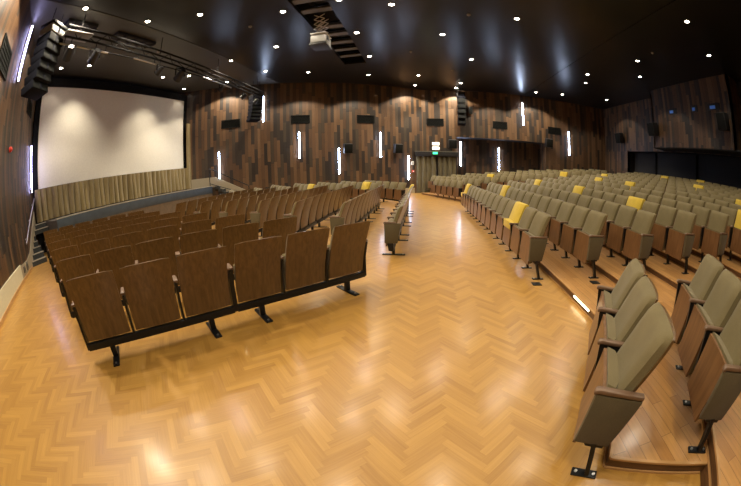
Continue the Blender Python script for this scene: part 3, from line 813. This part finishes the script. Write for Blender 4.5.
# ------------------------------------------------------------------ hanging loudspeaker columns
def line_array(loc_, rz, n, zt, zb, w, label, top=None, lean=.12):
    t = empty('line_array_speaker', (loc_[0], loc_[1], zt), rz, label, 'loudspeaker', 'hanging loudspeaker columns')
    h = (zt-zb)/n
    mb = MB(); mb.box((0, 0, .04), (w*1.02, .5, .07), M['black'], .006)
    for x in (-w*.3, w*.3): mb.tube((x, 0, .07), (x, 0, CEIL-zt), .012, M['black'], 6)
    mb.build('rigging_frame', t)
    for i in range(n):
        T = Matrix.Translation((0, lean*(i/n)**2*-2.5, -h*(i+.5))) @ Matrix.Rotation(R(4+7*i/n*1.5), 4, 'X')
        mb = MB(); m = M[top] if (top and i < 1) else M['array']
        mb.prism([(-.24, -h/2+.02), (.2, -h/2+.008), (.2, h/2-.008), (-.24, h/2-.02)], 'x', -w/2, w/2, m, .008)
        for v in mb.bm.verts: v.co = T @ v.co
        c = mb.build('speaker_box', t)
        mb = MB(); mb.box((0, .206, 0), (w*.94, .012, h*.84), M['vent'] if i else m, .004, T); mb.box((0, .215, 0), (w*.1, .012, h*.7), M['array'], 0, T); mb.build('grille', c)
line_array((-7.35, 2.33), R(-60), 7, 5.62, 4.05, .72, 'tall black hanging loudspeaker column with grey top beside the near wall', 'grey')
line_array((-7.75, 13.55), R(-120), 7, 5.3, 4.1, .6, 'dark hanging loudspeaker column by the far wall on the screen side')
line_array((2.25, 17.7), R(180), 6, 5.75, 3.95, .42, 'black hanging loudspeaker column high above the curtained doorway')

# ------------------------------------------------------------------ lighting truss over the front rows
TX = -7.28
def tz(y): return 5.56-.03*(y-3)
t = empty('lighting_truss', (TX, 8, 5.4), 0, 'long black lighting truss hanging across the hall before the screen', 'truss')
for dx, dz, nm in ((-.14, .12, 'upper_chord'), (.14, .12, 'upper_chord'), (0, -.12, 'lower_chord')):
    mb = MB(); mb.tube((TX+dx, 2.7, tz(2.7)+dz), (TX+dx, 13.2, tz(13.2)+dz), .032, M['truss'], 8); loc(mb, nm, t)
mb = MB(); y = 2.8; k = 0
while y < 13:
    y2 = y+.35; a = (-.14, .12) if k % 2 else (.14, .12)
    mb.tube((TX+a[0], y, tz(y)+.12), (TX, y2, tz(y2)-.12), .012, M['truss'], 5); mb.tube((TX, y2, tz(y2)-.12), (TX-a[0], y2+.3, tz(y2)+.12), .012, M['truss'], 5)
    y += .65; k += 1
loc(mb, 'bracing', t)
for y in (3.2, 6.4, 9.6, 12.8): mb = MB(); mb.tube((TX, y, tz(y)+.1), (TX, y, CEIL), .012, M['truss'], 6); loc(mb, 'hanger', t)
mb = MB(); mb.tube((TX, 2.6, tz(3)-.32), (TX, 4.3, tz(4)-.34), .026, M['steel'], 8); mb.tube((TX, 5.3, tz(5)-.3), (TX, 6.3, tz(6)-.3), .024, M['steel'], 8); mb.tube((TX, 8.7, tz(8.7)-.2), (TX, 10.6, tz(10.6)-.22), .028, M['steel'], 8); mb.tube((TX, 4.3, tz(4)-.34), (TX, 5.3, tz(5)-.3), .02, M['truss'], 8); mb.tube((TX, 6.3, tz(6)-.3), (TX, 8.7, tz(8.7)-.2), .02, M['truss'], 8)
for y in (2.75, 4.2, 5.5, 6.2, 7.6, 8.8, 10.5): mb.tube((TX, y, tz(y)-.3), (TX, y, tz(y)-.1), .014, M['truss'], 6)
loc(mb, 'lamp_bar', t)
mb = MB(); mb.box((TX-.1, 3.15, tz(3)+.0), (.5, .9, .05), M['grey'], .01); loc(mb, 'cable_tray', t)
for i, (y, dz, s_, lab) in enumerate(((2.98, -.55, 1., 'stage spotlight at the near end of the truss'), (3.85, -.52, 1.05, 'stage spotlight second along the truss with bright lens'), (6.45, -.46, .8, 'flat black floodlight under the middle of the truss'), (7.45, -.42, 1.15, 'large black stage lamp under the middle of the truss'),
                                      (9.9, -.4, .7, 'small stage lamp under the far half of the truss'), (11.6, -.4, .75, 'stage lamp near the far end of the truss'), (12.7, -.4, .7, 'stage lamp at the far end of the truss'))):
    r = empty('stage_lamp', (TX, y, tz(y)+dz), R(80+10*(i % 3)), lab, 'stage lamp', 'stage lamps on the truss')
    mb = MB(); mb.bb(-.17*s_, .17*s_, -.02, .02, .19*s_, .22*s_, M['black']); mb.bb(-.18*s_, -.16*s_, -.02, .02, -.02, .22*s_, M['black']); mb.bb(.16*s_, .18*s_, -.02, .02, -.02, .22*s_, M['black']); mb.tube((0, 0, .2*s_), (0, 0, abs(dz)-.12), .014, M['black'], 6); mb.build('yoke', r)
    T = Matrix.Rotation(R(-35), 4, 'X')
    mb = MB(); mb.tube(T @ Vector((0, -.2*s_, 0)), T @ Vector((0, .16*s_, 0)), .09*s_, M['dark'], 14, .14*s_); mb.build('housing', r)
    mb = MB(); mb.tube(T @ Vector((0, .158*s_, 0)), T @ Vector((0, .172*s_, 0)), .125*s_, M['grey' if i < 2 else 'dark'], 14); mb.build('lens', r)
for (x, y, sx, sy, lab) in ((-7.85, 3.35, .55, 1.1, 'black open ceiling hatch above the near end of the truss'), (-7.85, 5.6, .4, 1.7, 'long black ceiling hatch above the middle of the truss')):
    t = empty('ceiling_hatch', (x, y, CEIL), 0, lab, 'hatch', 'ceiling hatches above the truss')
    mb = MB(); mb.box((0, 0, -.05), (sx, sy, .1), M['blackwall'], .01); mb.build('tray', t)
    for q in (-.35, -.1, .15, .38): mb = MB(); mb.tube((-sx*.45, sy*q, -.13), (sx*.45, sy*(q+.08), -.13), .03, M['dark'], 6); mb.build('cable', t)

# steel bridging inside the ceiling slot, each bridge a thing
for i, y in enumerate((3.0, 4.2, 5.4, 6.4, 7.3, 8.0, 9.3, 10.0, 10.8, 11.6, 12.4)):
    t = empty('slot_bracket', ((SX0+SX1)/2, y, CEIL), 0, f'zinc steel bridge inside the ceiling slot, {ORD[i+1]} from its near end', 'bracket', 'steel bridges in the ceiling slot')
    mb = MB(); mb.bar((-.47, -.06, .12), (.47, .12, .20), .26, .03, M['zinc']); mb.build('flange', t)
    mb = MB(); mb.bar((-.47, .28, .45), (.47, -.05, .3), .04, .07, M['black']); mb.bar((-.45, -.1, .6), (.45, .3, .15), .03, .03, M['black']); mb.build('brace', t)

# projector on a scissor lift
t = empty('projector', (-2.75, 8.4, 5.2), R(90), 'white ceiling projector on a scissor lift hanging from the slot', 'projector')
mb = MB(); mb.box((0, 0, .15), (.54, .46, .25), M['grey'], .03); b = mb.build('body', t)
mb = MB(); mb.tube((.1, .25, .15), (.1, .34, .15), .07, M['dark'], 14); mb.build('lens', b)
mb = MB()
for q in range(7): mb.box((-.24+q*.035, -.262, .16), (.015, .01, .14), M['dark'])
mb.build('grille', b)
mb = MB(); mb.box((0, 0, -.03), (.6, .5, .05), M['dark'], .01); mb.build('base_plate', t)
mb = MB(); mb.box((0, 0, .33), (.6, .46, .03), M['white'], .006); mb.build('top_plate', t)
for sx in (-.2, .2):
    for q in range(4):
        z0, z1 = .35+q*.17, .35+(q+1)*.17
        for a in (1, -1):
            mb = MB(); mb.bar((sx, -.16*a, z0), (sx, .16*a, z1), .014, .026, M['white']); mb.build('scissor_arm', t)

# ------------------------------------------------------------------ downlights
DL = [(-6.99, 3.0), (-6.74, 5.18), (-5.5, 6.11), (-10.86, 4.23), (-10.39, 5.33), (-10.24, 9.36), (-9.45, 10.28), (-11.02, 11.69), (-8.88, 12.55), (-7.04, 10.13), (-4.92, 9.88), (-3.56, 7.42), (-5.03, 13.58),
      (-6.63, 12.35), (-1.94, 7.33), (-1.97, 9.76), (-1.97, 12.28), (-2.48, 15.0), (-.64, 7.86), (.82, 10.1), (2.14, 12.63), (-.08, 15.3), (-.3, 17.3), (2.12, 16.6), (2.0, 17.75), (4.15, 16.58),
      (2.94, 8.37), (3.95, 9.3), (4.55, 12.6), (5.35, 15.18), (6.62, 17.15), (8.15, 16.65), (6.02, 10.03), (7.5, 12.3), (8.1, 13.6), (5.55, 8.26), (8.19, 9.14), (9.5, 10.65), (10.86, 15.81), (7.25, 5.1), (9.52, 6.05)]
EXTRA = [(-5.2, 3.4), (-3.9, 4.6), (-1.6, 4.3), (.9, 4.8), (3.4, 5.2), (5.6, 4.2), (-4.4, 1.0), (-5.75, 1.55), (-1.9, 1.3), (.2, 1.6), (2.9, 1.6), (5.2, 1.2), (.8, -1.4), (-8.75, 2.85), (7.6, 1.8), (10.2, 3.0)]  # unseen lamps continuing the ceiling grid, added to light near floor and wall
def lamp_data(name, watt, size, blend=.35):
    L = bpy.data.lights.new(name, 'SPOT'); L.energy = watt; L.spot_size = R(size); L.spot_blend = blend; L.shadow_soft_size = .05; L.color = (1., .86, .66); return L
LD = lamp_data('downlight_beam', 165, 128, .25); LB = lamp_data('wall_washer_beam', 480, 128, .2); LR = lamp_data('rear_downlight_beam', 120, 120, .25); LS = lamp_data('screen_downlight_beam', 420, 100, .8); LW = lamp_data('dim_downlight_beam', 25, 78, .3)
mb = MB()
n = 20
ro, ri = .105, .075
vs = [(math.cos(2*PI*i/n)*r, math.sin(2*PI*i/n)*r, z) for r, z in ((ro, 0), (ro, -.012), (ri, -.012), (ri, .02)) for i in range(n)]
mb.add(vs, [[a*n+i, a*n+(i+1) % n, (a+1)*n+(i+1) % n, (a+1)*n+i] for a in range(3) for i in range(n)], M['dull']); TRIM = mb.mesh('trim_ring')
mb = MB(); mb.tube((0, 0, -.006), (0, 0, .012), ri-.004, M['lens'], 20); LENS = mb.mesh('lens')
DLN = {}
def where(x, y):
    a = 'before the screen' if x < -9.5 else 'over the truss' if x < -6 else 'over the front block' if x < -3.3 else 'beside the ceiling slot' if x < -1.2 else 'over the cross aisle' if x < 1.8 else 'over the lower raked rows' if x < 5 else 'over the upper raked rows' if x < 9 else 'by the projection booth'
    return a
allp = [(x, y, True) for x, y in DL]+[(x, y, False) for x, y in EXTRA]
byw = {}
for x, y, v in sorted(allp, key=lambda p: p[1]): byw.setdefault(where(x, y), []).append((x, y))
for wname, pts in byw.items():
    for i, (x, y) in enumerate(pts):
        z = CEIL-(.03 if (-1.4 < x < 3.66 or x > 6.26) else 0)
        t = empty('ceiling_downlight', (x, y, z-.001), 0, f'round recessed ceiling downlight {wname}, {ORD[i+1]} counting from the near wall', 'downlight', 'recessed ceiling downlights')
        part('trim_ring', TRIM, t); part('lens', LENS, t)
        lo = bpy.data.objects.new('downlight_beam', LW if x < -10.8 else LS if x < -9.3 else LR if (x < -8.5 and y < 3) else LB if x < 7 and min(farwall(x)-y, y-nearwall(x)) < 2.2 else LR if x > 7 else LD); COL.objects.link(lo); lo.location = (x, y, z-.03)
SD = [(1.5, 8.45, 'over the cross aisle before the raked rows'), (-.32, 11.85, 'over the far part of the cross aisle'), (1.5, 14.3, 'over the far raked wing'), (8.07, 7.98, 'over the upper raked rows'), (-4.82, 7.8, 'beside the ceiling slot'), (-8.2, 7.1, 'near the lighting truss')]
for x, y, lab in SD:
    z = CEIL-(.03 if (-1.4 < x < 3.66 or x > 6.26) else 0)
    mb = MB(); mb.tube((0, 0, 0), (0, 0, -.03), .06, M['dull'], 16); mb.tube((0, 0, -.03), (0, 0, -.055), .05, M['dull'], 16, .03)
    tag(mb.build('smoke_detector', None, (x, y, z)), 'small unlit smoke detector on the ceiling '+lab, 'smoke detector', 'ceiling smoke detectors')

# ------------------------------------------------------------------ camera: 15 mm fisheye
cd = bpy.data.cameras.new('camera'); cam = bpy.data.objects.new('camera', cd); COL.objects.link(cam)
pitch, roll, yaw = R(13.75), R(-1.1), R(9.6)
fw = Vector((-math.sin(yaw)*math.cos(pitch), math.cos(yaw)*math.cos(pitch), -math.sin(pitch)))
r0 = fw.cross(Vector((0, 0, 1))).normalized(); u0 = r0.cross(fw)
rt = r0*math.cos(roll) + u0*math.sin(roll); up = rt.cross(fw)
Mx = Matrix((rt, up, -fw)).transposed().to_4x4(); Mx.translation = (0, 0, H)
cam.matrix_world = Mx
cd.type = 'PANO'; cd.sensor_fit = 'HORIZONTAL'; cd.sensor_width = 36.
for holder in (cd, getattr(cd, 'cycles', None)):
    try:
        holder.panorama_type = 'FISHEYE_EQUISOLID'; holder.fisheye_lens = 318./741*36; holder.fisheye_fov = R(220); break
    except Exception: pass
cd.clip_start = .05; cd.clip_end = 100
S.camera = cam

w = bpy.data.worlds.new('world'); S.world = w; w.use_nodes = True
w.node_tree.nodes['Background'].inputs[0].default_value = (.5, .5, .5, 1); w.node_tree.nodes['Background'].inputs[1].default_value = 0.0
vs_ = S.view_settings; vs_.view_transform = 'Standard'; vs_.look = 'None'; vs_.exposure = 0.; vs_.gamma = 1.; vs_.use_curve_mapping = False
S.cycles.use_denoising = True; S.cycles.max_bounces = 7; S.cycles.diffuse_bounces = 2; S.cycles.glossy_bounces = 3
S.cycles.sample_clamp_indirect = 40.
